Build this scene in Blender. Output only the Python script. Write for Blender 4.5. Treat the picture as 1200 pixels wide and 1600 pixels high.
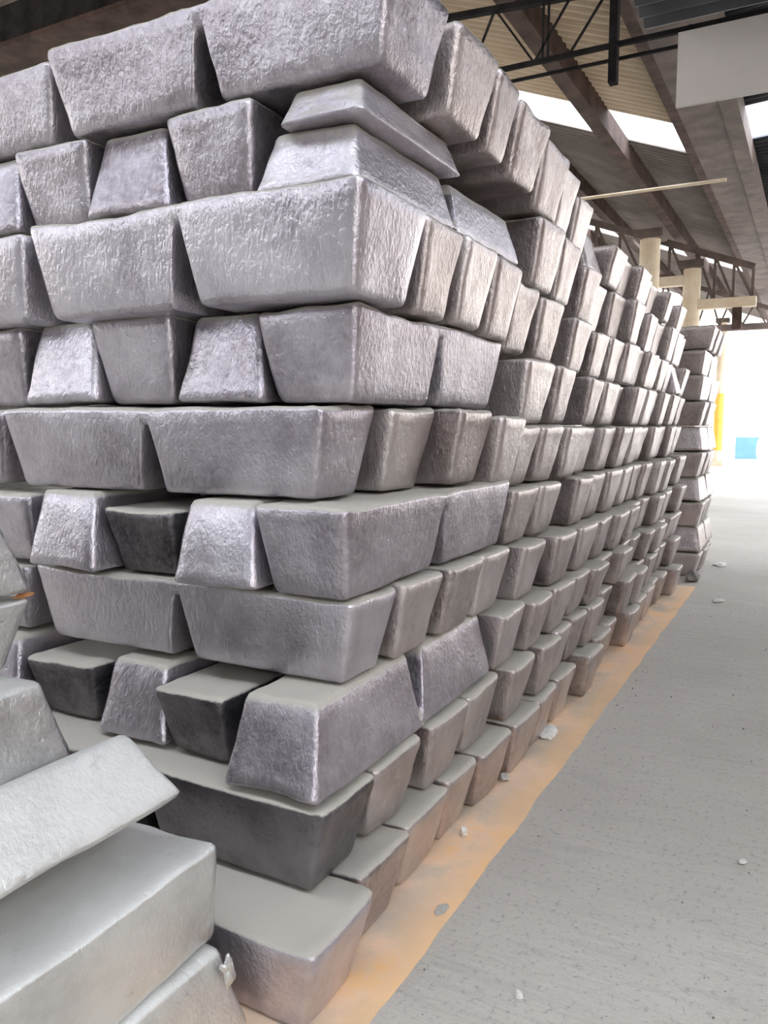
import bpy, bmesh, math, random
from mathutils import Vector, Matrix, noise

random.seed(11)
U = 0.22                      # one course of ingots, in metres; tables below are in courses
scene = bpy.context.scene
for o in list(bpy.data.objects):
    bpy.data.objects.remove(o, do_unlink=True)

# ------------------------------------------------------------------ camera
F_PX, HOR, VPX, CAM_H = 1250.0, 665.0, 1275.0, 5.72
pitch = math.atan((800 - HOR) / F_PX)
yaw = math.atan((VPX - 600) / math.hypot(F_PX, 800 - HOR))
cd = bpy.data.cameras.new('camera')
cam = bpy.data.objects.new('camera', cd)
scene.collection.objects.link(cam)
cd.sensor_fit = 'VERTICAL'
cd.sensor_height = 36.0
cd.sensor_width = 27.0
cd.lens = 36.0 * F_PX / 1600.0
cd.clip_start = 0.05
cd.clip_end = 500
fw = Vector((math.cos(yaw) * math.cos(pitch), math.sin(yaw) * math.cos(pitch), -math.sin(pitch)))
rt = Vector((math.sin(yaw), -math.cos(yaw), 0))
up = rt.cross(fw)
m = Matrix((rt, up, -fw)).transposed().to_4x4()
m.translation = Vector((0, 0, CAM_H * U))
cam.matrix_world = m
scene.camera = cam

# ------------------------------------------------------------------ world, exposure
SKY = 10.2
world = bpy.data.worlds.new('world')
scene.world = world
world.use_nodes = True
wn = world.node_tree
bg = wn.nodes['Background']
# overcast sky: luminance rises from the horizon to the zenith
w_tc = wn.nodes.new('ShaderNodeTexCoord'); w_sep = wn.nodes.new('ShaderNodeSeparateXYZ')
w_max = wn.nodes.new('ShaderNodeMath'); w_max.operation = 'MAXIMUM'; w_max.inputs[1].default_value = 0.0
w_ma = wn.nodes.new('ShaderNodeMath'); w_ma.operation = 'MULTIPLY_ADD'
w_ma.inputs[1].default_value = 2.0 / 3.0; w_ma.inputs[2].default_value = 1.0 / 3.0
w_st = wn.nodes.new('ShaderNodeMath'); w_st.operation = 'MULTIPLY'; w_st.inputs[1].default_value = SKY
wn.links.new(w_tc.outputs['Generated'], w_sep.inputs[0]); wn.links.new(w_sep.outputs[2], w_max.inputs[0])
wn.links.new(w_max.outputs[0], w_ma.inputs[0]); wn.links.new(w_ma.outputs[0], w_st.inputs[0]); wn.links.new(w_st.outputs[0], bg.inputs[1])
w_cr = wn.nodes.new('ShaderNodeValToRGB')          # warm haze at the horizon, bluish overhead
w_cr.color_ramp.elements[0].position = 0.0; w_cr.color_ramp.elements[0].color = (1.0, 0.945, 0.86, 1)
w_cr.color_ramp.elements[1].position = 0.42; w_cr.color_ramp.elements[1].color = (0.84, 0.905, 1.0, 1)
wn.links.new(w_max.outputs[0], w_cr.inputs[0]); wn.links.new(w_cr.outputs[0], bg.inputs[0])
scene.view_settings.view_transform = 'Standard'
scene.view_settings.look = 'None'
scene.view_settings.gamma = 1.0
scene.view_settings.use_curve_mapping = False
scene.view_settings.exposure = 0.0

# ------------------------------------------------------------------ helpers
COL = scene.collection

def link(name, me, mat=None, parent=None):
    o = bpy.data.objects.new(name, me)
    COL.objects.link(o)
    if mat is not None and me is not None and len(me.materials) == 0:
        me.materials.append(mat)
    if parent is not None:
        o.parent = parent
    return o

def tag(o, label=None, cat=None, group=None, kind=None):
    if label: o['label'] = label
    if cat: o['category'] = cat
    if group: o['group'] = group
    if kind: o['kind'] = kind
    return o

def empty(name, loc=(0, 0, 0)):
    o = bpy.data.objects.new(name, None)
    COL.objects.link(o)
    o.location = Vector(loc) * U
    return o

def mesh_from(name, verts, faces, smooth=False):
    me = bpy.data.meshes.new(name)
    me.from_pydata([tuple(v) for v in verts], [], faces)
    bm = bmesh.new(); bm.from_mesh(me)
    bmesh.ops.recalc_face_normals(bm, faces=bm.faces)
    bm.to_mesh(me); bm.free()
    if smooth:
        for p in me.polygons: p.use_smooth = True
    me.update()
    return me

class MB:
    """collects boxes, bars and tubes (units: courses)"""
    def __init__(s): s.v = []; s.f = []
    def hexa(s, pts):
        b = len(s.v); s.v += [Vector(p) * U for p in pts]
        for q in ((0, 1, 2, 3), (4, 5, 6, 7), (0, 1, 5, 4), (1, 2, 6, 5), (2, 3, 7, 6), (3, 0, 4, 7)):
            s.f.append(tuple(b + i for i in q))
    def box(s, x0, x1, y0, y1, z0, z1):
        s.hexa([(x0, y0, z0), (x1, y0, z0), (x1, y1, z0), (x0, y1, z0),
                (x0, y0, z1), (x1, y0, z1), (x1, y1, z1), (x0, y1, z1)])
        return s
    def bar(s, a, b, w, h, upv=(0, 0, 1)):
        a, b = Vector(a), Vector(b); d = (b - a).normalized()
        sd = d.cross(Vector(upv))
        if sd.length < 1e-4: sd = d.cross(Vector((1, 0, 0)))
        sd.normalize(); u2 = sd.cross(d).normalized()
        p = []
        for c in (a, b):
            for i, j in ((-1, -1), (1, -1), (1, 1), (-1, 1)):
                p.append(c + sd * (i * w / 2) + u2 * (j * h / 2))
        s.hexa(p); return s
    def tube(s, a, b, r0, r1=None, n=16, cap=True):
        r1 = r0 if r1 is None else r1
        a, b = Vector(a), Vector(b); d = (b - a).normalized()
        e = d.orthogonal().normalized(); g = d.cross(e)
        base = len(s.v)
        for c, r in ((a, r0), (b, r1)):
            for i in range(n):
                t = 2 * math.pi * i / n
                s.v.append((c + (e * math.cos(t) + g * math.sin(t)) * r) * U)
        for i in range(n):
            j = (i + 1) % n
            s.f.append((base + i, base + j, base + n + j, base + n + i))
        if cap:
            s.f.append(tuple(base + i for i in range(n))); s.f.append(tuple(base + n + i for i in range(n)))
        return s
    def build(s, name, mat, parent=None, origin=None, smooth=False):
        if parent is not None and origin is None:
            origin = parent.location / U
        off = Vector(origin) * U if origin is not None else Vector((0, 0, 0))
        me = mesh_from(name, [v - off for v in s.v], s.f, smooth)
        o = link(name, me, mat, parent)
        if parent is None: o.location = off
        return o

# ------------------------------------------------------------------ materials
def new_mat(name):
    mt = bpy.data.materials.new(name); mt.use_nodes = True
    nt = mt.node_tree
    return mt, nt, nt.nodes['Principled BSDF']

def nd(nt, t, **kw):
    n = nt.nodes.new(t)
    for k, v in kw.items():
        if k.startswith('i_'): n.inputs[k[2:].replace('_', ' ')].default_value = v
        else: setattr(n, k, v)
    return n

def ramp(nt, fac, stops):
    r = nt.nodes.new('ShaderNodeValToRGB')
    els = r.color_ramp.elements
    while len(els) < len(stops): els.new(0.5)
    for e, (p, c) in zip(els, stops):
        e.position = p; e.color = (*c, 1) if len(c) == 3 else c
    nt.links.new(fac, r.inputs[0]); return r

def mixc(nt, fac, a, b, mode='MIX'):
    x = nt.nodes.new('ShaderNodeMix'); x.data_type = 'RGBA'; x.blend_type = mode
    for s, v in ((x.inputs[0], fac), (x.inputs[6], a), (x.inputs[7], b)):
        if hasattr(v, 'links') or hasattr(v, 'is_linked'): nt.links.new(v, s)
        elif isinstance(v, (int, float)): s.default_value = v
        else: s.default_value = (*v, 1)
    return x.outputs[2]

def math_n(nt, op, a, b=None, clamp=False):
    x = nt.nodes.new('ShaderNodeMath'); x.operation = op; x.use_clamp = clamp
    for i, v in enumerate((a, b)):
        if v is None: continue
        if hasattr(v, 'is_linked'): nt.links.new(v, x.inputs[i])
        else: x.inputs[i].default_value = v
    return x.outputs[0]

def ingot_material(name, c_dark, c_mid, c_light, dust, dust_amt=1.0):
    mt, nt, p = new_mat(name)
    tc = nd(nt, 'ShaderNodeTexCoord'); oi = nd(nt, 'ShaderNodeObjectInfo')
    L = nt.links
    addv = nd(nt, 'ShaderNodeVectorMath', operation='MULTIPLY_ADD')
    L.new(oi.outputs['Random'], addv.inputs[0])
    addv.inputs[1].default_value = (37.0, 53.0, 71.0)
    L.new(tc.outputs['Object'], addv.inputs[2])
    vec = addv.outputs[0]
    big = nd(nt, 'ShaderNodeTexNoise', i_Scale=5.0, i_Detail=3.0, i_Roughness=0.6); L.new(vec, big.inputs['Vector'])
    fine = nd(nt, 'ShaderNodeTexNoise', i_Scale=55.0, i_Detail=4.0, i_Roughness=0.6, i_Distortion=0.4); L.new(vec, fine.inputs['Vector'])
    sc = nd(nt, 'ShaderNodeVectorMath', operation='MULTIPLY'); L.new(vec, sc.inputs[0]); sc.inputs[1].default_value = (1, 1, 0.45)
    rip = nd(nt, 'ShaderNodeTexNoise', i_Scale=105.0, i_Detail=3.0, i_Roughness=0.5, i_Distortion=0.7); L.new(sc.outputs[0], rip.inputs['Vector'])
    pit = nd(nt, 'ShaderNodeTexVoronoi', i_Scale=26.0); L.new(vec, pit.inputs['Vector'])
    # colour of the cast skin
    f1 = math_n(nt, 'ADD', math_n(nt, 'MULTIPLY', big.outputs[0], 0.75), math_n(nt, 'MULTIPLY', oi.outputs['Random'], 0.25))
    base = ramp(nt, f1, [(0.30, c_dark), (0.5, c_mid), (0.72, c_light)]).outputs[0]
    base = mixc(nt, math_n(nt, 'MULTIPLY', ramp(nt, fine.outputs[0], [(0.42, (0, 0, 0)), (0.62, (1, 1, 1))]).outputs[0], 0.30), base, c_light)
    # whitish oxide bloom in patches, small dark pits
    blo = nd(nt, 'ShaderNodeTexNoise', i_Scale=11.0, i_Detail=6.0, i_Roughness=0.72); L.new(vec, blo.inputs['Vector'])
    base = mixc(nt, math_n(nt, 'MULTIPLY', ramp(nt, blo.outputs[0], [(0.50, (0, 0, 0)), (0.66, (1, 1, 1))]).outputs[0], 0.55), base, c_light)
    base = mixc(nt, math_n(nt, 'MULTIPLY', ramp(nt, blo.outputs[0], [(0.26, (1, 1, 1)), (0.38, (0, 0, 0))]).outputs[0], 0.55), base, tuple(c * 0.5 for c in c_dark))
    # grey settled dust on faces that look up
    geo = nd(nt, 'ShaderNodeNewGeometry')
    sx = nd(nt, 'ShaderNodeSeparateXYZ'); L.new(geo.outputs['Normal'], sx.inputs[0])
    dz = math_n(nt, 'ADD', sx.outputs[2], math_n(nt, 'MULTIPLY', math_n(nt, 'SUBTRACT', fine.outputs[0], 0.5), 0.5))
    df = math_n(nt, 'MULTIPLY', ramp(nt, dz, [(0.30, (0, 0, 0)), (0.62, (1, 1, 1))]).outputs[0], dust_amt)
    col = mixc(nt, df, base, dust)
    L.new(col, p.inputs['Base Color'])
    met = math_n(nt, 'MULTIPLY', math_n(nt, 'SUBTRACT', 1.0, df), 0.88)
    L.new(met, p.inputs['Metallic'])
    rg = math_n(nt, 'ADD', math_n(nt, 'MULTIPLY', big.outputs[0], 0.22), math_n(nt, 'MULTIPLY', df, 0.35))
    rg = math_n(nt, 'ADD', rg, 0.25)
    L.new(rg, p.inputs['Roughness'])
    h = math_n(nt, 'ADD', math_n(nt, 'MULTIPLY', rip.outputs[0], 0.55), math_n(nt, 'MULTIPLY', fine.outputs[0], 0.75))
    h = math_n(nt, 'ADD', h, math_n(nt, 'MULTIPLY', ramp(nt, pit.outputs['Distance'], [(0.02, (0, 0, 0)), (0.14, (1, 1, 1))]).outputs[0], 0.25))
    bs = math_n(nt, 'SUBTRACT', 0.62, math_n(nt, 'MULTIPLY', df, 0.35))
    bp = nd(nt, 'ShaderNodeBump'); bp.inputs['Distance'].default_value = 0.0055
    L.new(bs, bp.inputs['Strength']); L.new(h, bp.inputs['Height']); L.new(bp.outputs[0], p.inputs['Normal'])
    return mt

DUST = (0.42, 0.392, 0.34)
M_wall = ingot_material('cast_metal', (0.31, 0.262, 0.258), (0.47, 0.412, 0.408), (0.66, 0.61, 0.605), DUST)
M_front = ingot_material('cast_metal_lavender', (0.295, 0.26, 0.292), (0.455, 0.42, 0.468), (0.66, 0.63, 0.68), DUST)
M_darkmetal = ingot_material('dark_cast_metal', (0.055, 0.049, 0.053), (0.115, 0.106, 0.114), (0.28, 0.262, 0.275), DUST)  # near-black metal for a few upright ingots low on the near front
M_pale = ingot_material('cast_metal_pale', (0.52, 0.515, 0.50), (0.66, 0.655, 0.635), (0.84, 0.84, 0.82), (0.66, 0.655, 0.62), 0.45)

def plain(name, c1, c2, rough=0.8, scale=6.0, metal=0.0, bump=0.15, bscale=40.0, spec=0.35):
    mt, nt, p = new_mat(name)
    tc = nd(nt, 'ShaderNodeTexCoord')
    n1 = nd(nt, 'ShaderNodeTexNoise', i_Scale=scale, i_Detail=5.0, i_Roughness=0.6); nt.links.new(tc.outputs['Object'], n1.inputs['Vector'])
    n2 = nd(nt, 'ShaderNodeTexNoise', i_Scale=bscale, i_Detail=4.0); nt.links.new(tc.outputs['Object'], n2.inputs['Vector'])
    r = ramp(nt, n1.outputs[0], [(0.35, c1), (0.65, c2)])
    nt.links.new(r.outputs[0], p.inputs['Base Color'])
    p.inputs['Roughness'].default_value = rough; p.inputs['Metallic'].default_value = metal; p.inputs['Specular IOR Level'].default_value = spec
    bp = nd(nt, 'ShaderNodeBump'); bp.inputs['Strength'].default_value = bump; bp.inputs['Distance'].default_value = 0.01
    nt.links.new(n2.outputs[0], bp.inputs['Height']); nt.links.new(bp.outputs[0], p.inputs['Normal'])
    return mt

M_steel = plain('rusty_brown_steel', (0.05, 0.033, 0.028), (0.11, 0.072, 0.06), 0.8, 4.0, spec=0.15)
M_dark = plain('dark_steel', (0.012, 0.011, 0.012), (0.03, 0.027, 0.027), 0.8, 5.0, spec=0.1)
M_girder = plain('weathered_red_oxide_paint', (0.085, 0.066, 0.058), (0.17, 0.128, 0.112), 0.75, 3.0)
M_sheet = plain('tan_roof_sheet', (0.66, 0.53, 0.38), (0.76, 0.63, 0.48), 0.7, 2.0)
M_sheet_grey = plain('grey_brown_roof_sheet', (0.16, 0.135, 0.12), (0.24, 0.205, 0.185), 0.75, 2.0)  # grey-brown sheets for the far bays and the slope beyond the ridge
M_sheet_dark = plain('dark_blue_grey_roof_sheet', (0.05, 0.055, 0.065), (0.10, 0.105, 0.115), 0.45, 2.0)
M_cream = plain('cream_painted_concrete', (0.62, 0.50, 0.36), (0.74, 0.64, 0.50), 0.7, 3.0)
M_board = plain('white_board', (0.66, 0.62, 0.605), (0.72, 0.68, 0.665), 0.6, 2.0, bump=0.03)
M_white = plain('white_paint', (0.78, 0.78, 0.77), (0.86, 0.86, 0.85), 0.6, 2.0)
M_orange = plain('orange_column_paint', (0.80, 0.42, 0.06), (0.85, 0.50, 0.10), 0.6, 3.0)
M_blue = plain('light_blue_paint', (0.13, 0.27, 0.33), (0.16, 0.31, 0.37), 0.5, 3.0)
M_wallpink = plain('pinkish_plaster', (0.56, 0.46, 0.41), (0.66, 0.56, 0.51), 0.85, 1.0)  # for the unseen right wall; pinkish for the aisle faces to reflect
M_walldark = plain('dark_plaster', (0.07, 0.065, 0.06), (0.14, 0.13, 0.125), 0.85, 1.0)  # for unseen walls, kept dark so the lower stack front reflects dark
M_chip = plain('pale_chip', (0.60, 0.57, 0.52), (0.78, 0.76, 0.72), 0.8, 30.0)
M_chip_d = plain('dark_chip', (0.12, 0.11, 0.10), (0.26, 0.24, 0.22), 0.8, 30.0)

# concrete floor
def floor_material():
    mt, nt, p = new_mat('brushed_concrete'); L = nt.links
    tc = nd(nt, 'ShaderNodeTexCoord')
    big = nd(nt, 'ShaderNodeTexNoise', i_Scale=0.9, i_Detail=5.0, i_Roughness=0.6); L.new(tc.outputs['Object'], big.inputs['Vector'])
    sp = nd(nt, 'ShaderNodeTexNoise', i_Scale=55.0, i_Detail=6.0, i_Roughness=0.7); L.new(tc.outputs['Object'], sp.inputs['Vector'])
    mp = nd(nt, 'ShaderNodeMapping'); mp.inputs['Scale'].default_value = (26.0, 3.0, 1.0); mp.inputs['Rotation'].default_value = (0, 0, 0.12)
    L.new(tc.outputs['Object'], mp.inputs['Vector'])
    br = nd(nt, 'ShaderNodeTexNoise', i_Scale=1.0, i_Detail=4.0, i_Roughness=0.6, i_Distortion=0.3); L.new(mp.outputs[0], br.inputs['Vector'])
    c = ramp(nt, big.outputs[0], [(0.3, (0.45, 0.415, 0.365)), (0.7, (0.56, 0.52, 0.465))]).outputs[0]
    c = mixc(nt, math_n(nt, 'MULTIPLY', ramp(nt, sp.outputs[0], [(0.33, (1, 1, 1)), (0.45, (0, 0, 0))]).outputs[0], 0.6), c, (0.20, 0.19, 0.175))
    c = mixc(nt, math_n(nt, 'MULTIPLY', ramp(nt, br.outputs[0], [(0.3, (1, 1, 1)), (0.5, (0, 0, 0))]).outputs[0], 0.18), c, (0.24, 0.23, 0.21))
    L.new(c, p.inputs['Base Color']); p.inputs['Roughness'].default_value = 0.8
    h = math_n(nt, 'ADD', math_n(nt, 'MULTIPLY', sp.outputs[0], 0.5), br.outputs[0])
    bp = nd(nt, 'ShaderNodeBump'); bp.inputs['Strength'].default_value = 0.7; bp.inputs['Distance'].default_value = 0.016
    L.new(h, bp.inputs['Height']); L.new(bp.outputs[0], p.inputs['Normal'])
    return mt
M_floor = floor_material()

def paint_material():
    mt, nt, p = new_mat('worn_orange_floor_paint'); L = nt.links
    tc = nd(nt, 'ShaderNodeTexCoord')
    n1 = nd(nt, 'ShaderNodeTexNoise', i_Scale=3.2, i_Detail=6.0, i_Roughness=0.65); L.new(tc.outputs['Object'], n1.inputs['Vector'])
    n2 = nd(nt, 'ShaderNodeTexNoise', i_Scale=60.0, i_Detail=4.0); L.new(tc.outputs['Object'], n2.inputs['Vector'])
    n3 = nd(nt, 'ShaderNodeTexNoise', i_Scale=1.3, i_Detail=3.0); L.new(tc.outputs['Object'], n3.inputs['Vector'])
    c = ramp(nt, n1.outputs[0], [(0.36, (0.44, 0.40, 0.34)), (0.46, (0.60, 0.48, 0.35)), (0.56, (0.80, 0.55, 0.36)), (0.68, (0.90, 0.49, 0.15))]).outputs[0]
    c = mixc(nt, math_n(nt, 'MULTIPLY', ramp(nt, n3.outputs[0], [(0.42, (0, 0, 0)), (0.6, (1, 1, 1))]).outputs[0], 0.5), c, (0.80, 0.575, 0.43))
    sy = nd(nt, 'ShaderNodeSeparateXYZ'); L.new(tc.outputs['Object'], sy.inputs[0])   # the outer edge was repainted: less worn
    oe = math_n(nt, 'ADD', math_n(nt, 'MULTIPLY', sy.outputs[1], 1.0 / U), math_n(nt, 'MULTIPLY', math_n(nt, 'SUBTRACT', n1.outputs[0], 0.5), 1.6))
    c = mixc(nt, math_n(nt, 'MULTIPLY', ramp(nt, math_n(nt, 'SUBTRACT', oe, 3.0), [(0.55, (1, 1, 1)), (0.95, (0, 0, 0))]).outputs[0], 0.5), c, (0.92, 0.55, 0.24))
    L.new(c, p.inputs['Base Color']); p.inputs['Roughness'].default_value = 0.75
    bp = nd(nt, 'ShaderNodeBump'); bp.inputs['Strength'].default_value = 0.2; bp.inputs['Distance'].default_value = 0.006
    L.new(n2.outputs[0], bp.inputs['Height']); L.new(bp.outputs[0], p.inputs['Normal'])
    return mt
M_paint = paint_material()

# ------------------------------------------------------------------ the setting
fl = MB(); fl.box(-90, 320, -150, 90, -1.0, 0.0)
tag(fl.build('floor', M_floor), kind='structure')

S_ROOF = 0.38
Y_G, Z_G = 6.7, 20.6          # eave of the left bay, on the valley girder
Y_R = 36.0                    # ridge of the left bay
def roof_z(y):
    return Z_G + S_ROOF * (y - Y_G) if y <= Y_R else Z_G + S_ROOF * (2 * Y_R - y - Y_G)

def corrugated(name, mat, parent, x0, x1, ya, yb, za, zb, pitch=0.64, amp=0.12, thick=0.03):
    n = max(2, int(round((x1 - x0) / pitch * 8)))
    v, f = [], []
    for i in range(n + 1):
        x = x0 + (x1 - x0) * i / n
        dz = amp * math.sin(2 * math.pi * x / pitch)
        for y, z in ((ya, za), (yb, zb)):
            v.append(Vector((x, y, z + dz)) * U); v.append(Vector((x, y, z + dz + thick)) * U)
    for i in range(n):
        a = 4 * i; b = a + 4
        f += [(a, b, b + 2, a + 2), (a + 1, a + 3, b + 3, b + 1), (a, a + 1, b + 1, b), (a + 2, b + 2, b + 3, a + 3)]
    f += [(0, 2, 3, 1), (4 * n, 4 * n + 1, 4 * n + 3, 4 * n + 2)]
    me = mesh_from(name, v, f, True)
    return link(name, me, mat, parent)

roof = empty('ceiling'); tag(roof, kind='structure')
BAYS = [(-30, -3), (2, 43.4), (48.6, 81), (88, 128)]      # sheeted stretches; open skylight strips between them, the unseen nearest set for its light
def sheets_between(x0, x1, mat, ya, yb, za, zb):
    n = max(1, int(round((x1 - x0) / 5.0)))
    for i in range(n):
        a = x0 + (x1 - x0) * i / n; b = x0 + (x1 - x0) * (i + 1) / n
        corrugated('roof_sheet', mat, roof, a, b, ya, yb, za + 0.02 * (i % 2), zb + 0.02 * (i % 2))
for (a, b), mt in zip(BAYS, (M_sheet, M_sheet, M_sheet_grey, M_sheet_grey)):
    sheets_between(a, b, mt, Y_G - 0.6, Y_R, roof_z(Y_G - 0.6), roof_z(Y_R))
    sheets_between(a, b, M_sheet_grey, Y_R, 64, roof_z(Y_R), roof_z(64))
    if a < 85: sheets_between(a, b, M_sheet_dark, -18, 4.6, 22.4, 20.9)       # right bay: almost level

MB().box(-30, 128, 64, 65, 0, 10).build('wall_left', M_walldark)['kind'] = 'structure'  # unseen wall, added to block light from the left
wr = MB(); wr.box(-30, -18, -19, -18, 0, 18.5); wr.box(-2, 58, -19, -18, 0, 18.5); wr.box(-18, -2, -19, -18, 13.5, 18.5)   # unseen wall added to cut side light, with a wide doorway beside the camera
wr.build('wall_right', M_wallpink)['kind'] = 'structure'
MB().box(-31, -30, -19, 65, 0, 19).build('wall_back', M_walldark)['kind'] = 'structure'  # unseen wall behind the camera, added to cut light on the stack front

# dark canopy sheets just behind the near truss, right of the girder
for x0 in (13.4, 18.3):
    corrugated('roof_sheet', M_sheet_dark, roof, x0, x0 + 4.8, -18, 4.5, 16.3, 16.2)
# valley girder above the wall of ingots
g = empty('trim_1', (0, 5.4, 20.0)); tag(g, kind='structure')
MB().box(-20, 128, 4.5, 6.3, 20.0, 20.12).build('soffit_plate', M_girder, g)
MB().box(-20, 128, 6.18, 6.3, 20.12, 21.6).build('web_plate', M_steel, g)
MB().box(-20, 128, 6.3, 6.75, 20.0, 20.14).build('bottom_flange', M_steel, g)
ch = MB(); ch.box(-20, 128, 3.75, 4.5, 19.85, 20.0); ch.box(-20, 128, 3.75, 3.9, 20.0, 20.9); ch.box(-20, 128, 4.38, 4.5, 20.0, 20.9)
ch.build('edge_channel', M_girder, g)

# purlins along the left bay
for i, y in enumerate((10.6, 16.6, 22.6, 28.6)):
    z = roof_z(y) - 0.75
    b = MB(); b.box(-20, 128, y - 0.35, y + 0.35, z - 0.5, z + 0.6)
    tag(b.build('trim_%d' % (i + 2), M_steel), kind='structure')

# ------------------------------------------------------------------ ingots
LT, LB, WT, WB, HT = 4.85, 4.45, 1.25, 0.93, 0.96

def ingot_mesh(name, seed, half=False, LB=LB, WB=WB):
    rnd = random.Random(seed)
    # stations along the length, dense at the ends and at the centre notch
    if half:
        st = [0, .01, .03, .07, .14, .25, .4, .55, .7, .82, .91, .96, .985, 1.0]
        st = [(-1 + 2 * s) for s in st]
    else:
        hs = [0.0, .012, .022, .032, .042, .052, .062, .075, .092, .115, .15, .21, .29, .38, .47, .56, .65, .74, .82, .89, .94, .97, .988, 1.0]
        st = [-s for s in reversed(hs[1:])] + hs
    r = 0.075
    def section(zb):
        """rounded trapezoid ring as (yfrac, z) lists; z from zb to 1"""
        pts = []
        nT, nS, nB = 6, 6, 5
        H = 1.0 - zb
        rz = min(r, H * 0.35)
        def wid(z): return (WB + (WT - WB) * z) / 2
        # top from -y to +y
        wt = wid(1.0) - rz * 0.8
        for i in range(nT + 1): pts.append((-wt + 2 * wt * i / nT, 1.0))
        pts.append((wid(1 - .3 * rz) - rz * .22, 1 - .25 * rz)); 
        for i in range(nS + 1):
            z = 1 - rz - (H - 2 * rz) * i / nS
            pts.append((wid(z), z))
        pts.append((wid(zb) - rz * .25, zb + .28 * rz))
        wb = wid(zb) - rz
        for i in range(nB + 1): pts.append((wb - 2 * wb * i / nB, zb))
        pts.append((-(wid(zb) - rz * .25), zb + .28 * rz))
        for i in range(nS + 1):
            z = zb + rz + (H - 2 * rz) * i / nS
            pts.append((-wid(z), z))
        pts.append((-(wid(1 - .3 * rz) - rz * .22), 1 - .25 * rz))
        return pts
    Lh_t, Lh_b = LT / 2, LB / 2
    if half: Lh_t, Lh_b = 1.2, 1.05
    rings = []
    depth = rnd.uniform(0.72, 0.82)
    for s in st:
        zb = 0.0
        if not half:
            t = abs(s) * LB / 2          # distance from the middle
            e = (t - 0.05) / 0.155
            if e < 1:
                e = max(e, 0.0); zb = depth * (1 - e) ** 0.9
        rr = 0.0
        ring = []
        d = 1 - abs(s)
        k = 0.0                           # rounding of the end edges
        dl = d * Lh_b
        if dl < r:
            q = 1 - dl / r; k = r * (1 - math.sqrt(max(0, 1 - q * q)))
        for (y, z) in section(zb):
            Lh = Lh_b + (Lh_t - Lh_b) * z
            zz = z; yy = y
            if k > 0:
                yy = y * (1 - k / (WT / 2)); zz = 0.5 + (z - 0.5) * (1 - k / 0.5)
            ring.append(Vector((s * Lh, yy, zz)))
        rings.append(ring)
    n = len(rings[0])
    v = [p for rg in rings for p in rg]; f = []
    for i in range(len(rings) - 1):
        for j in range(n):
            j2 = (j + 1) % n
            f.append((i * n + j, i * n + j2, (i + 1) * n + j2, (i + 1) * n + j))
    for side in (0, len(rings) - 1):      # end caps as nested rings
        base = side * n
        cen = sum((v[base + j] for j in range(n)), Vector()) / n
        prev = [base + j for j in range(n)]
        for q in (0.72, 0.42, 0.16):
            cur = []
            for j in range(n):
                p = cen + (v[base + j] - cen) * q
                Lh = Lh_b + (Lh_t - Lh_b) * p.z
                p.x = math.copysign(Lh, p.x)
                cur.append(len(v)); v.append(p)
            for j in range(n):
                j2 = (j + 1) % n; f.append((prev[j], prev[j2], cur[j2], cur[j]))
            prev = cur
        f.append(tuple(prev))
    off = Vector((rnd.uniform(0, 90), rnd.uniform(0, 90), rnd.uniform(0, 90)))
    out = []
    for p in v:
        a = noise.noise_vector(p * 0.9 + off) * 0.024 + noise.noise_vector(p * 2.6 + off) * 0.016 + noise.noise_vector(p * 7.0 + off) * 0.006
        q = p + a
        if p.z > 0.93: q.z += 0.03 * noise.noise(p * 2.0 + off) + 0.012 * noise.noise(p * 8.0 + off) - 0.02
        q.z = min(max(q.z, 0.0), 1.0)
        out.append(Vector((q.x * U, q.y * U, q.z * HT * U)))
    return mesh_from(name, out, f, True)

VAR = [ingot_mesh('ingot_mesh', 100 + i) for i in range(7)]
HALF = ingot_mesh('half_ingot_mesh', 55, True)
BLOCK = ingot_mesh('block_ingot_mesh', 77, False, 4.78, 1.2)
VAR.append(BLOCK)
MESH_CACHE = {}
def var_mesh(i, mat):
    key = (i, mat.name)
    if key not in MESH_CACHE:
        me = VAR[i].copy() if i >= 0 else HALF.copy()
        me.materials.clear(); me.materials.append(mat)
        MESH_CACHE[key] = me
    return MESH_CACHE[key]

counter = [0]
def ingot(cx, cy, zb, zt, along, inv=False, wid=WT, length=LT, yawd=0.0, rolld=0.0, mat=None, var=None,
          label='', group='ingots', half=False):
    """along: 'x' or 'y' for the long axis; cx, cy the centre, zb..zt the heights"""
    mat = mat or M_wall
    i = counter[0] % (len(VAR) - 1) if var is None else var
    counter[0] += 1
    o = bpy.data.objects.new('ingot', var_mesh(-1 if half else i, mat))
    COL.objects.link(o)
    sx = length / (2.4 if half else LT); sy = wid / WT; sz = (zt - zb) / HT
    o.scale = (sx, sy, sz)
    rz = math.radians(yawd) + (math.pi / 2 if along == 'y' else 0.0)
    flip = random.random() < 0.5
    if flip and not half and rolld == 0: rz += math.pi
    if inv:
        R = Matrix.Rotation(rz, 4, 'Z') @ Matrix.Rotation(math.pi + math.radians(rolld), 4, 'X')
        o.rotation_euler = R.to_euler(); o.location = Vector((cx, cy, zt)) * U
    else:
        R = Matrix.Rotation(rz, 4, 'Z') @ Matrix.Rotation(math.radians(rolld), 4, 'X')
        o.rotation_euler = R.to_euler(); o.location = Vector((cx, cy, zb)) * U
    tag(o, label, 'ingot', group)
    return o

ORD = ['first', 'second', 'third', 'fourth', 'fifth', 'sixth', 'seventh', 'eighth', 'ninth', 'tenth', 'eleventh', 'twelfth',
       'thirteenth', 'fourteenth', 'fifteenth', 'sixteenth', 'seventeenth', 'eighteenth', 'nineteenth', 'twentieth',
       'twenty-first', 'twenty-second', 'twenty-third', 'twenty-fourth', 'twenty-fifth', 'twenty-sixth']

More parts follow.
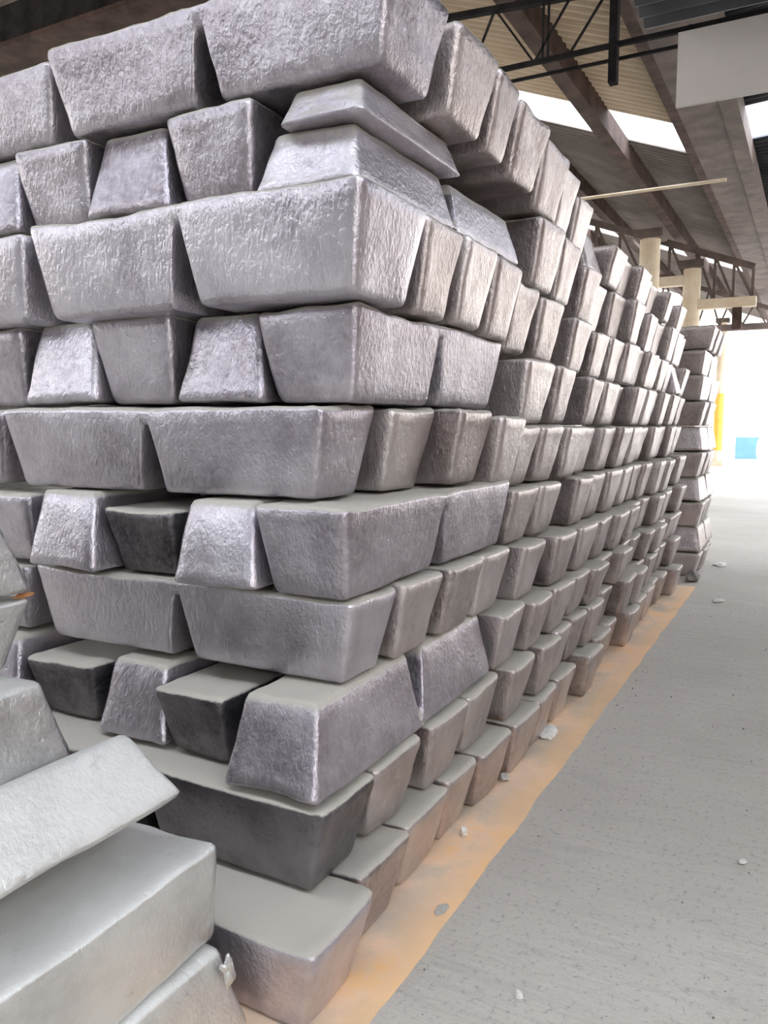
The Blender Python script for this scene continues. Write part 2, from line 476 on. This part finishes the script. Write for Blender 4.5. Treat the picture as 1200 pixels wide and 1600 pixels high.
#INGOT_TABLES
Z_NEAR = [0, .97, 1.95, 2.96, 3.93, 4.93, 5.96, 6.97, 8.05, 9.10, 10.05]
Z_MID = [0, .97, 1.93, 2.85, 3.83, 4.75, 5.75, 6.80, 7.90, 9.00, 10.05]
Z_FAR = [0, 1.0, 1.95, 2.80, 3.72, 4.73, 5.73, 6.70, 7.68, 8.72, 9.55]
def z_at(L, x):
    if x < 12.5: t = max(0.0, (x - 10.5) / 2.0); return Z_NEAR[L] * (1 - t) + Z_MID[L] * t
    t = min(1.0, max(0.0, (x - 14.0) / 3.0)); return Z_MID[L] * (1 - t) + Z_FAR[L] * t
# ends that show in the aisle face, by course: (x of near corner, x of far corner, y of face)
ENDS = {
 1: [(5.63, 6.84, 3.76), (6.92, 8.12, 3.98), (8.16, 9.42, 4.06), (9.46, 10.5, 4.08), (10.58, 11.78, 3.99), (11.9, 13.1, 3.94), (13.2, 14.3, 3.98), (14.5, 15.75, 4.0)],
 2: [(6.28, 7.40, 4.07), (7.46, 8.62, 4.08), (8.88, 10.08, 4.04), (10.2, 11.42, 4.08), (11.75, 12.85, 3.96), (13.2, 14.2, 3.9), (14.3, 15.3, 4.0), (15.45, 16.5, 4.0)],
 3: [(11.3, 12.4, 4.0), (12.6, 13.6, 3.9), (13.85, 15.05, 3.9), (15.3, 16.4, 3.95)],
 4: [(6.95, 7.98, 4.1), (8.04, 9.16, 4.02), (9.24, 10.42, 3.98), (10.56, 11.76, 4.05), (12.2, 13.3, 3.97), (13.7, 14.95, 3.85), (15.6, 16.8, 3.9)],
 5: [(11.72, 13.0, 4.0), (13.07, 14.27, 3.97), (15.35, 16.5, 3.95)],
 6: [(6.9, 8.1, 4.42), (8.2, 9.42, 4.28), (9.5, 10.68, 3.98), (10.74, 11.86, 3.86), (11.92, 12.92, 4.0), (13.1, 14.2, 3.95), (14.6, 15.8, 3.95)],
 7: [(12.2, 13.6, 3.95), (13.9, 15.0, 3.95), (16.2, 17.2, 3.95)],
 8: [(6.55, 8.02, 3.75), (8.2, 9.2, 3.82), (9.24, 10.32, 3.8), (10.4, 11.5, 3.84), (11.6, 12.75, 4.0), (13.2, 14.4, 4.05), (15.1, 16.3, 4.0)],
 9: [(12.4, 13.7, 3.86), (13.8, 14.9, 3.9), (15.6, 16.7, 3.95)],
 10: [(6.75, 8.14, 3.55), (8.26, 9.5, 3.52), (9.6, 10.4, 3.56), (10.6, 11.85, 3.6), (12.1, 13.4, 3.72), (13.5, 14.5, 3.85)],
}
rr = random.Random(3)
INV_ENDS = {(10, 7), (8, 15), (5, 12), (2, 18), (9, 12)}
for L, lst in ENDS.items():
    x = lst[-1][1]
    # the wall goes on to its far end with the same spacing
    while x < 29.3:
        w = rr.uniform(1.08, 1.28); gp = rr.choice([0.06, 0.09, 0.16, 0.32, 0.5])
        if x + gp + w > 30.2: break
        lst.append((x + gp, x + gp + w, 3.96 + rr.uniform(-0.17, 0.22)))
        x = x + gp + w
    for i, (xa, xb, y) in enumerate(lst):
        zt, zb = z_at(L, (xa + xb) / 2), z_at(L - 1, (xa + xb) / 2)
        near_front = i == 0 and xa < 7.2
        rr.random(); inv = (L, i) in INV_ENDS
        ln = {6: 4.95, 8: 4.55, 10: 4.55}.get(L, LT) if near_front else LT * rr.uniform(0.97, 1.02)
        if near_front:
            lab = {1: 'bottom corner ingot, dusty broad top, beside the orange line',
                   2: 'dark blackish ingot, second course, under the dusty inverted corner ingot',
                   4: 'long notched ingot, fourth course of near stack, under bright inverted end',
                   6: 'long notched ingot, sixth course of near stack, spanning to left picture edge',
                   8: 'long reddish lavender ingot with centre notch, eighth course of near stack',
                   10: 'top corner ingot with dark centre notch, overhanging the near stack'}[L]
            grp = 'long ingots on the near stack front'
        else:
            lab = '%s ingot end, %s course up, %s from the near corner along the aisle' % ('inverted grey' if inv else 'grey', ORD[L - 1], ORD[i])
            grp = 'ingot ends along the aisle'
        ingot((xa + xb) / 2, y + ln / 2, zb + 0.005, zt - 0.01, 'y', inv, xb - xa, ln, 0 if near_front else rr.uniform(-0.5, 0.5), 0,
              (M_darkmetal if L == 2 else M_front) if near_front else M_wall, None, lab, grp)

# near stack, courses whose ingots run along the aisle: (y centre, inverted, x front, z bottom, z top, width)
RUNS = {
 3: [(4.73, True, 6.28, 1.95, 2.95, 1.18), (5.99, False, 6.55, 1.95, 2.78, 1.06), (7.07, True, 6.7, 1.95, 2.9, 1.1), (8.4, False, 6.8, 1.95, 2.74, 1.25), (9.7, True, 6.7, 1.95, 2.92, 1.25)],
 5: [(4.58, False, 6.66, 3.93, 4.93, 1.2), (5.73, True, 6.7, 3.93, 4.91, 1.18), (7.03, False, 6.9, 3.93, 4.76, 1.14), (8.16, True, 6.7, 3.93, 4.92, 1.18), (9.5, False, 6.85, 3.93, 4.85, 1.25)],
 7: [(4.74, False, 7.05, 5.96, 6.97, 1.26), (5.88, True, 7.05, 5.96, 6.97, 1.24), (7.22, False, 7.05, 5.97, 7.03, 1.3), (8.5, True, 7.05, 5.97, 7.03, 1.3), (9.78, False, 7.05, 5.97, 7.03, 1.3)],
 9: [(4.62, True, 6.88, 8.06, 8.72, 1.25), (5.84, False, 6.88, 8.08, 9.08, 1.22), (7.08, True, 6.9, 8.1, 9.08, 1.26), (8.32, False, 6.9, 8.12, 9.1, 1.25), (9.56, True, 6.9, 8.12, 9.1, 1.25)],
}
NTH = ['nearest the aisle', 'second from the aisle', 'third from the aisle', 'fourth from the aisle', 'at the far left']
for L, lst in RUNS.items():
    for i, (yc, inv, xf, zb, zt, w) in enumerate(lst):
        ln = 4.95 if L == 3 else (4.35 if L == 7 and i == 0 else LT)
        if L in (3, 5) and i > 0: ln = 4.5
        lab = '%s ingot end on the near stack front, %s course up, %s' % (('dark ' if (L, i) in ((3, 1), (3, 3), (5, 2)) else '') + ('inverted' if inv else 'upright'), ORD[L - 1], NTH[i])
        ingot(xf + ln / 2, yc, zb + 0.005, zt - 0.01, 'x', inv, w, ln, rr.uniform(-0.8, 0.8), 0, M_darkmetal if (L, i) in ((3, 1), (3, 3), (5, 2)) else M_front, None, lab, 'ingot ends on the near stack front')
# broken half lying on the inverted one
ingot(6.9 + 1.2, 4.42, 8.70, 9.08, 'x', True, 1.0, 2.4, 0, 0, M_front, None,
      'thin bluish broken half ingot wedged under the top corner ingot', 'ingot ends on the near stack front', True)
# neighbours further left in the front of the near stack
for L, (xc, y0, zb, zt) in {2: (7.0, 9.0, .97, 1.95), 4: (7.55, 9.08, 2.96, 3.9), 6: (7.6, 9.5, 4.93, 5.95), 8: (7.25, 8.48, 6.98, 8.05), 10: (7.5, 8.16, 9.12, 10.02)}.items():
    ingot(xc, y0 + LT / 2, zb + 0.005, zt - 0.01, 'y', False, 1.25, LT, 0, 0, M_front, None,
          'long ingot at the left picture edge, %s course of near stack' % ORD[L - 1], 'long ingots on the near stack front')

# stack standing beyond the end of the wall
FAR = [(1, 'y', False), (2, 'x', True), (3, 'y', False), (4, 'x', True), (5, 'y', False), (6, 'x', True), (7, 'y', False), (8, 'x', False), (9, 'x', False), (10, 'y', False)]
ZF = [0, .92, 1.9, 2.85, 3.78, 4.75, 5.7, 6.65, 7.6, 8.52, 9.4]
for L, ax, inv in FAR:
    zb, zt = ZF[L - 1] + 0.005, ZF[L] - 0.01
    if ax == 'y':
        for k in range(3):
            y0 = (3.35 if L == 10 else 3.62) + rr.uniform(-.06, .06)
            ingot(32.5 + 1.5 * k, y0 + LT / 2, zb, zt, 'y', inv, 1.28, LT, rr.uniform(-1, 1), 0, M_wall, None,
                  'ingot in the separate far stack, %s course up, %s' % (ORD[L - 1], ['facing the camera', 'middle of three along the aisle', 'hindmost along the aisle'][k]), 'ingots of the far stack')
    else:
        for k in range(3):
            ingot(31.95 + LT / 2, 4.32 + 1.34 * k + rr.uniform(-.05, .05), zb, zt, 'x', inv, 1.25, LT, rr.uniform(-1, 1), 0, M_wall, None,
                  '%s ingot end in the separate far stack, %s course up, %s from the aisle' % ('inverted' if inv else 'upright', ORD[L - 1], ORD[k]), 'ingots of the far stack')

# pale stack beside the camera
PALE = [
 ('pale ingot at the bottom left picture corner with torn edge flash', 5.62, 4.5 + .62, 0.0, 0.93, True, 1.3, 0, 0, None),
 ('large pale ingot with smooth broad top, lower left foreground', 5.47, 4.68 + .62, 0.95, 1.9, False, 1.3, 0, 0, 7),
 ('brightest pale ingot, tilted with its speckled side facing up', 5.24, 5.74, 2.05, 2.78, True, 1.3, 0, -26, None),
 ('pale ingot with pitted side behind the bright tilted ingot', 5.15, 6.82, 2.52, 3.32, True, 1.3, 0, 0, None),
 ('upright pale ingot under a rust-edged one at the left picture edge', 5.0, 7.1, 3.42, 4.12, False, 1.3, 0, 0, None),
 ('inverted pale ingot with rusty lower edge at the left picture edge', 5.0, 7.1, 4.14, 4.9, True, 1.3, 0, 0, None),
 ('highest pale ingot at the left picture edge', 4.75, 7.15, 4.95, 5.6, True, 1.3, 0, 0, None),
]
PALE_OBJ = []
for lab, xend, yc, zb, zt, inv, w, yw, rl, vr in PALE:
    PALE_OBJ.append(ingot(xend - LT / 2, yc, zb, zt, 'x', inv, w, LT, yw, rl, M_pale, vr, lab, 'pale ingots of the foreground stack'))

# ------------------------------------------------------------------ orange line painted on the floor
def painted_line():
    xs = [5.0 + 0.2 * i for i in range(int((30.2 - 5.0) / 0.2) + 1)]
    v, f = [], []
    for x in xs:
        e = 3.48 + 0.05 * noise.noise(Vector((x * 0.9, 3, 1))) + 0.02 * noise.noise(Vector((x * 4.0, 9, 2)))
        b = 5.4 + 0.08 * noise.noise(Vector((x * 1.1, 7, 5)))
        for z in (0.0, 0.006):
            v += [Vector((x, e, z)) * U, Vector((x, b, z)) * U]
    n = len(xs)
    for i in range(n - 1):
        a = 4 * i; c = a + 4
        f += [(a + 2, c + 2, c + 3, a + 3), (a, a + 2, a + 3, a + 1) if i == 0 else (a, c, c + 2, a + 2), (a + 1, a + 3, c + 3, c + 1)]
    return mesh_from('painted_line', v, f)
tag(link('painted_line', painted_line(), M_paint), 'worn orange line painted on the floor along the ingot wall', 'floor marking')

# ------------------------------------------------------------------ steelwork overhead
t = empty('trim_6', (23.2, 6, 16)); tag(t, kind='structure')
MB().bar((23.2, -18, 16.0), (23.2, 60, 16.0), 0.13, 0.12).build('bottom_chord', M_dark, t)
MB().bar((23.45, -18, 15.7), (23.45, 30, 15.75), 0.08, 0.08).build('tie_bar', M_dark, t)
MB().bar((23.2, 4.6, 17.4), (23.2, 30, 19.2), 0.2, 0.16).build('top_chord', M_dark, t)
MB().bar((23.2, -18, 18.6), (23.2, 4.6, 17.4), 0.2, 0.16).build('top_chord', M_dark, t)
for (y0, z0, y1, z1) in ((5.6, 17.4, 6.6, 16.0), (7.6, 16.0, 6.6, 17.5), (7.6, 16.0, 8.8, 17.7), (9.6, 16.0, 8.8, 17.7), (9.6, 16.0, 11, 17.9), (7.2, 17.6, 7.2, 16.0), (7.35, 17.6, 7.35, 16.0)):
    MB().bar((23.2, y0, z0), (23.2, y1, z1), 0.06, 0.06, (1, 0, 0)).build('web_bar', M_dark, t)
MB().box(23.05, 23.35, 5.25, 5.47, 15.0, 18.0).build('hanger_post', M_dark, t)
MB().box(23.4, 24.8, 14, 60, 21.4, 22.9).build('upper_beam', M_dark, t)
MB().box(23.2, 25.0, 14, 60, 21.2, 21.4).build('beam_flange', M_steel, t)

# truss with cream chords between the columns
t = empty('trim_7', (70, 8, 15)); tag(t, kind='structure')
MB().box(69.6, 70.4, 4.6, 9.0, 15.0, 15.75).build('bottom_chord', M_cream, t)
MB().box(69.6, 70.4, 9.8, 34, 17.0, 17.75).build('bottom_chord', M_cream, t)
MB().bar((70, 4.8, roof_z(4.8) - 1.9), (70, 34, roof_z(34) - 1.9), 0.5, 0.5, (1, 0, 0)).build('top_chord', M_girder, t)
ys = [4.9, 6.3, 7.7, 9.1, 11.2, 13.2, 15.2, 17.2]
for i, y in enumerate(ys):
    zb_ = 15.7 if y < 9.5 else 17.7; zt_ = roof_z(y) - 1.9
    if zt_ > zb_ + 0.4: MB().bar((70, y, zb_), (70, y, zt_), 0.22, 0.22, (1, 0, 0)).build('web_bar', M_girder, t)
    if i:
        y0 = ys[i - 1]; MB().bar((70, y0, 15.7 if y0 < 9.5 else 17.7), (70, y, zt_), 0.2, 0.2, (1, 0, 0)).build('web_bar', M_girder, t)
MB().box(69.9, 70.3, 5.6, 6.3, 13.3, 15.0).build('hanger_post', M_steel, t)
t = empty('trim_8', (100, 8, 15)); tag(t, kind='structure')
MB().box(99.6, 100.4, -18, 40, 16.4, 17.1).build('bottom_chord', M_girder, t)
MB().bar((100, 4.8, roof_z(4.8) - 1.4), (100, 34, roof_z(34) - 1.4), 0.5, 0.5, (1, 0, 0)).build('top_chord', M_girder, t)
for i in range(9):
    y = 5.5 + 2.4 * i
    MB().bar((100, y, 17), (100, y + 1.2, roof_z(y + 1.2) - 1.4), 0.2, 0.2, (1, 0, 0)).build('web_bar', M_girder, t)
    MB().bar((100, y + 2.4, 17), (100, y + 1.2, roof_z(y + 1.2) - 1.4), 0.2, 0.2, (1, 0, 0)).build('web_bar', M_girder, t)

b = MB(); b.tube((44.9, 4.6, 18.0), (44.9, 30, 18.0), 0.09, n=8)
tag(b.build('trim_9', M_cream), kind='structure')

def column(x, y, h, r, label, band=False):
    c = empty('column', (x, y, 0)); tag(c, label, 'column', 'roof columns')
    MB().tube((x, y, 0.8 if not band else 0.8), (x, y, h), r, n=24).build('shaft', M_cream, c, smooth=False)
    MB().box(x - r * 1.5, x + r * 1.5, y - r * 1.5, y + r * 1.5, 0, 0.8).build('base', M_cream, c)
    MB().box(x - r * 1.4, x + r * 1.4, y - r * 1.4, y + r * 1.4, h, h + 0.6).build('cap', M_girder, c)
    if band: MB().tube((x, y, 2.2), (x, y, 10.2), r * 1.04, n=24).build('orange_band', M_orange, c)
column(62, 11.3, roof_z(11.3) - 3.2, 0.72, 'cream round column rising behind the ingot wall, left of two')
column(70, 9.4, roof_z(9.4) - 3.4, 0.68, 'cream column beside the truss above the far stack')
column(122.9, 12.2, 20.0, 0.62, 'distant pale column with an orange painted band', True)

# board hung from the near truss
bd = empty('hanging_board', (23.0, 1.6, 14.0)); tag(bd, 'blank white board hung high above the aisle', 'sign board')
MB().box(22.95, 23.05, -1.2, 3.66, 14.0, 15.85).build('panel', M_board, bd)
for y in (3.4, -0.9): MB().bar((23.05, y, 15.6), (23.12, y, 16.05), 0.05, 0.05, (0, 1, 0)).build('hanger', M_dark, bd)

# far end of the hall
gt = empty('gate', (146, 9.6, 0)); tag(gt, 'distant white gate with a light blue lower panel', 'gate')
MB().box(146, 146.6, 7.4, 12.0, 3.8, 11.3).build('upper_panel', M_white, gt)
MB().box(145.9, 146.6, 7.4, 11.7, 0.15, 3.8).build('lower_panel', M_blue, gt)
MB().box(145.7, 146.8, 11.7, 12.2, 0, 11.6).build('post', M_white, gt)
MB().box(145.7, 146.8, 7.0, 7.4, 0, 11.6).build('post', M_white, gt)
def sack():
    v, f = [], []; n, mrows = 24, 10
    for j in range(mrows + 1):
        t_ = j / mrows; z = 4.3 * t_
        k = 1.9 * (0.86 + 0.16 * math.sin(math.pi * min(1, t_ * 1.1))) * (1 if t_ < 0.8 else math.sqrt(max(0.02, 1 - ((t_ - 0.8) / 0.2) ** 2)))
        for i in range(n):
            a = 2 * math.pi * i / n; cx, sx = math.cos(a), math.sin(a)
            e = (abs(cx) ** 3.2 + abs(sx) ** 3.2) ** (-1 / 3.2)
            v.append(Vector((k * e * cx, k * e * sx, z)) * U)
    for j in range(mrows):
        for i in range(n):
            i2 = (i + 1) % n; f.append((j * n + i, j * n + i2, (j + 1) * n + i2, (j + 1) * n + i))
    f.append(tuple(range(n))); f.append(tuple(mrows * n + i for i in range(n)))
    return mesh_from('bulk_bag', v, f, True)
sk = link('bulk_bag', sack(), M_white); sk.location = Vector((139, 6.15, 0)) * U
tag(sk, 'distant rounded white bulk bag beside the blue gate panel', 'bag')

# ------------------------------------------------------------------ chips and crumbs
M_rust = plain('rust', (0.22, 0.09, 0.03), (0.40, 0.19, 0.08), 0.9, 40.0)
def lump(x, y, z, sx, sy, sz, mat, seed, parent, name):
    bm = bmesh.new(); bmesh.ops.create_icosphere(bm, subdivisions=3, radius=0.5)
    for vv in bm.verts:
        k = 1 + 0.8 * noise.noise(vv.co * 3.0 + Vector((seed, 0, 0)))
        vv.co = Vector((vv.co.x * sx * k, vv.co.y * sy * k, vv.co.z * sz * k)) * U
    me = bpy.data.meshes.new(name); bm.to_mesh(me); bm.free()
    o = link(name, me, mat)
    bpy.context.view_layer.update()
    o.parent = parent; o.matrix_parent_inverse = parent.matrix_world.inverted()
    o.location = Vector((x, y, z)) * U
    return o
lump(5.36, 4.5, 0.74, .13, .1, .26, M_pale, 3.0, PALE_OBJ[0], 'edge_flash')
lump(4.93, 6.5, 4.13, .2, .07, .04, M_rust, 5.0, PALE_OBJ[5], 'rust_flake')
def chip(x, y, z, sx, sy, sz, mat, label, seed):
    bm = bmesh.new(); bmesh.ops.create_icosphere(bm, subdivisions=2, radius=0.5)
    for vv in bm.verts:
        k = 1 + 0.7 * noise.noise(vv.co * 2.2 + Vector((seed, 0, 0)))
        vv.co = Vector((vv.co.x * sx * k, vv.co.y * sy * k, max(-0.35, vv.co.z) * sz * k)) * U
    lo = min(vv.co.z for vv in bm.verts)
    for vv in bm.verts: vv.co.z -= lo
    me = bpy.data.meshes.new('chip'); bm.to_mesh(me); bm.free()
    o = link('dross_chip', me, mat); o.location = Vector((x, y, z)) * U
    tag(o, label, 'debris', 'chips on the floor')
chip(14.1, 4.08, .006, .55, .3, .12, M_chip, 'white flat chip on the orange line against the bottom course', 1.3)
chip(11.9, 4.18, .006, .24, .2, .1, M_floor, 'grey lump on the orange line between bottom ingots', 4.1)
chip(31.1, 3.75, .006, .8, .5, .4, M_chip_d, 'dark clump on the floor before the far stack', 7.7)
chip(35.2, 3.2, 0, .9, .5, .1, M_chip, 'pale flat scrap on the floor right of the far stack', 9.2)
chip(27.8, 2.5, 0, .5, .35, .08, M_chip, 'small pale scrap on the floor short of the far stack', 12.0)
chip(8.2, 3.62, .006, .22, .14, .02, M_floor, 'thin grey flake on the orange line edge', 15.5)
chip(7.25, 2.35, 0, .10, .08, .05, M_chip, 'lone pale pebble in the near grey floor', 18.0)
chip(11.0, .55, 0, .16, .1, .06, M_chip, 'pale pebble at the right picture edge on the floor', 21.0)
chip(5.45, 4.55, .0, .14, .1, .08, M_chip_d, 'dark crumb beside the bottom corner ingot', 23.0)
chip(9.9, 4.05, .006, .1, .1, .14, M_chip, 'tiny white splinter upright against the bottom course', 26.0)
rg = random.Random(8); gv, gf = [], []
for i in range(420):
    x = 4.5 + 26 * rg.random() ** 1.6; y = rg.uniform(-3.5, 3.4); r_ = rg.choice([.007, .009, .011, .014, .022]) * (1 if x < 16 else 1.5)
    b0 = len(gv); z0 = 0.0
    for k in range(5):
        a = 2 * math.pi * k / 5 + rg.random(); gv.append(Vector((x + r_ * math.cos(a), y + r_ * math.sin(a) * .7, z0)) * U)
    gv.append(Vector((x, y, z0 + r_ * .8)) * U)
    for k in range(5): gf.append((b0 + k, b0 + (k + 1) % 5, b0 + 5))
    gf.append(tuple(b0 + k for k in range(5)))
tag(link('floor_grit', mesh_from('floor_grit', gv, gf), M_chip_d), 'scattered dark grit on the concrete floor', 'grit', kind='stuff')

# unseen ingots added to the foreground stack to block light on the near front
for (xe, yc, zb, zt) in ((5.4, 6.6, 0, .95), (5.4, 7.95, 0, .95), (5.4, 9.3, 0, .95), (5.4, 6.95, .96, 1.9), (5.4, 8.3, .96, 1.9), (5.4, 9.65, .96, 1.9),
                         (5.3, 8.0, 1.92, 2.7), (5.3, 9.4, 1.92, 2.7), (5.2, 8.2, 2.72, 3.4), (5.2, 9.6, 2.72, 3.4),
                         (5.1, 8.6, 3.42, 4.12), (5.1, 10.0, 3.42, 4.12), (5.0, 8.6, 4.14, 4.9), (5.0, 10.0, 4.14, 4.9), (4.8, 8.7, 4.95, 5.6), (4.8, 10.1, 4.95, 5.6)):
    ingot(xe - LT / 2, yc, zb + .005, zt - .01, 'x', False, 1.25, LT, 0, 0, M_pale, None,
          'unseen pale ingot added to block light inside the foreground stack at the left, %s layer, %s row back' % (ORD[int(round(zb / .8))], ORD[int(round((yc - 5.4) / 1.35))]), 'unseen light-blocking ingots of the foreground stack')
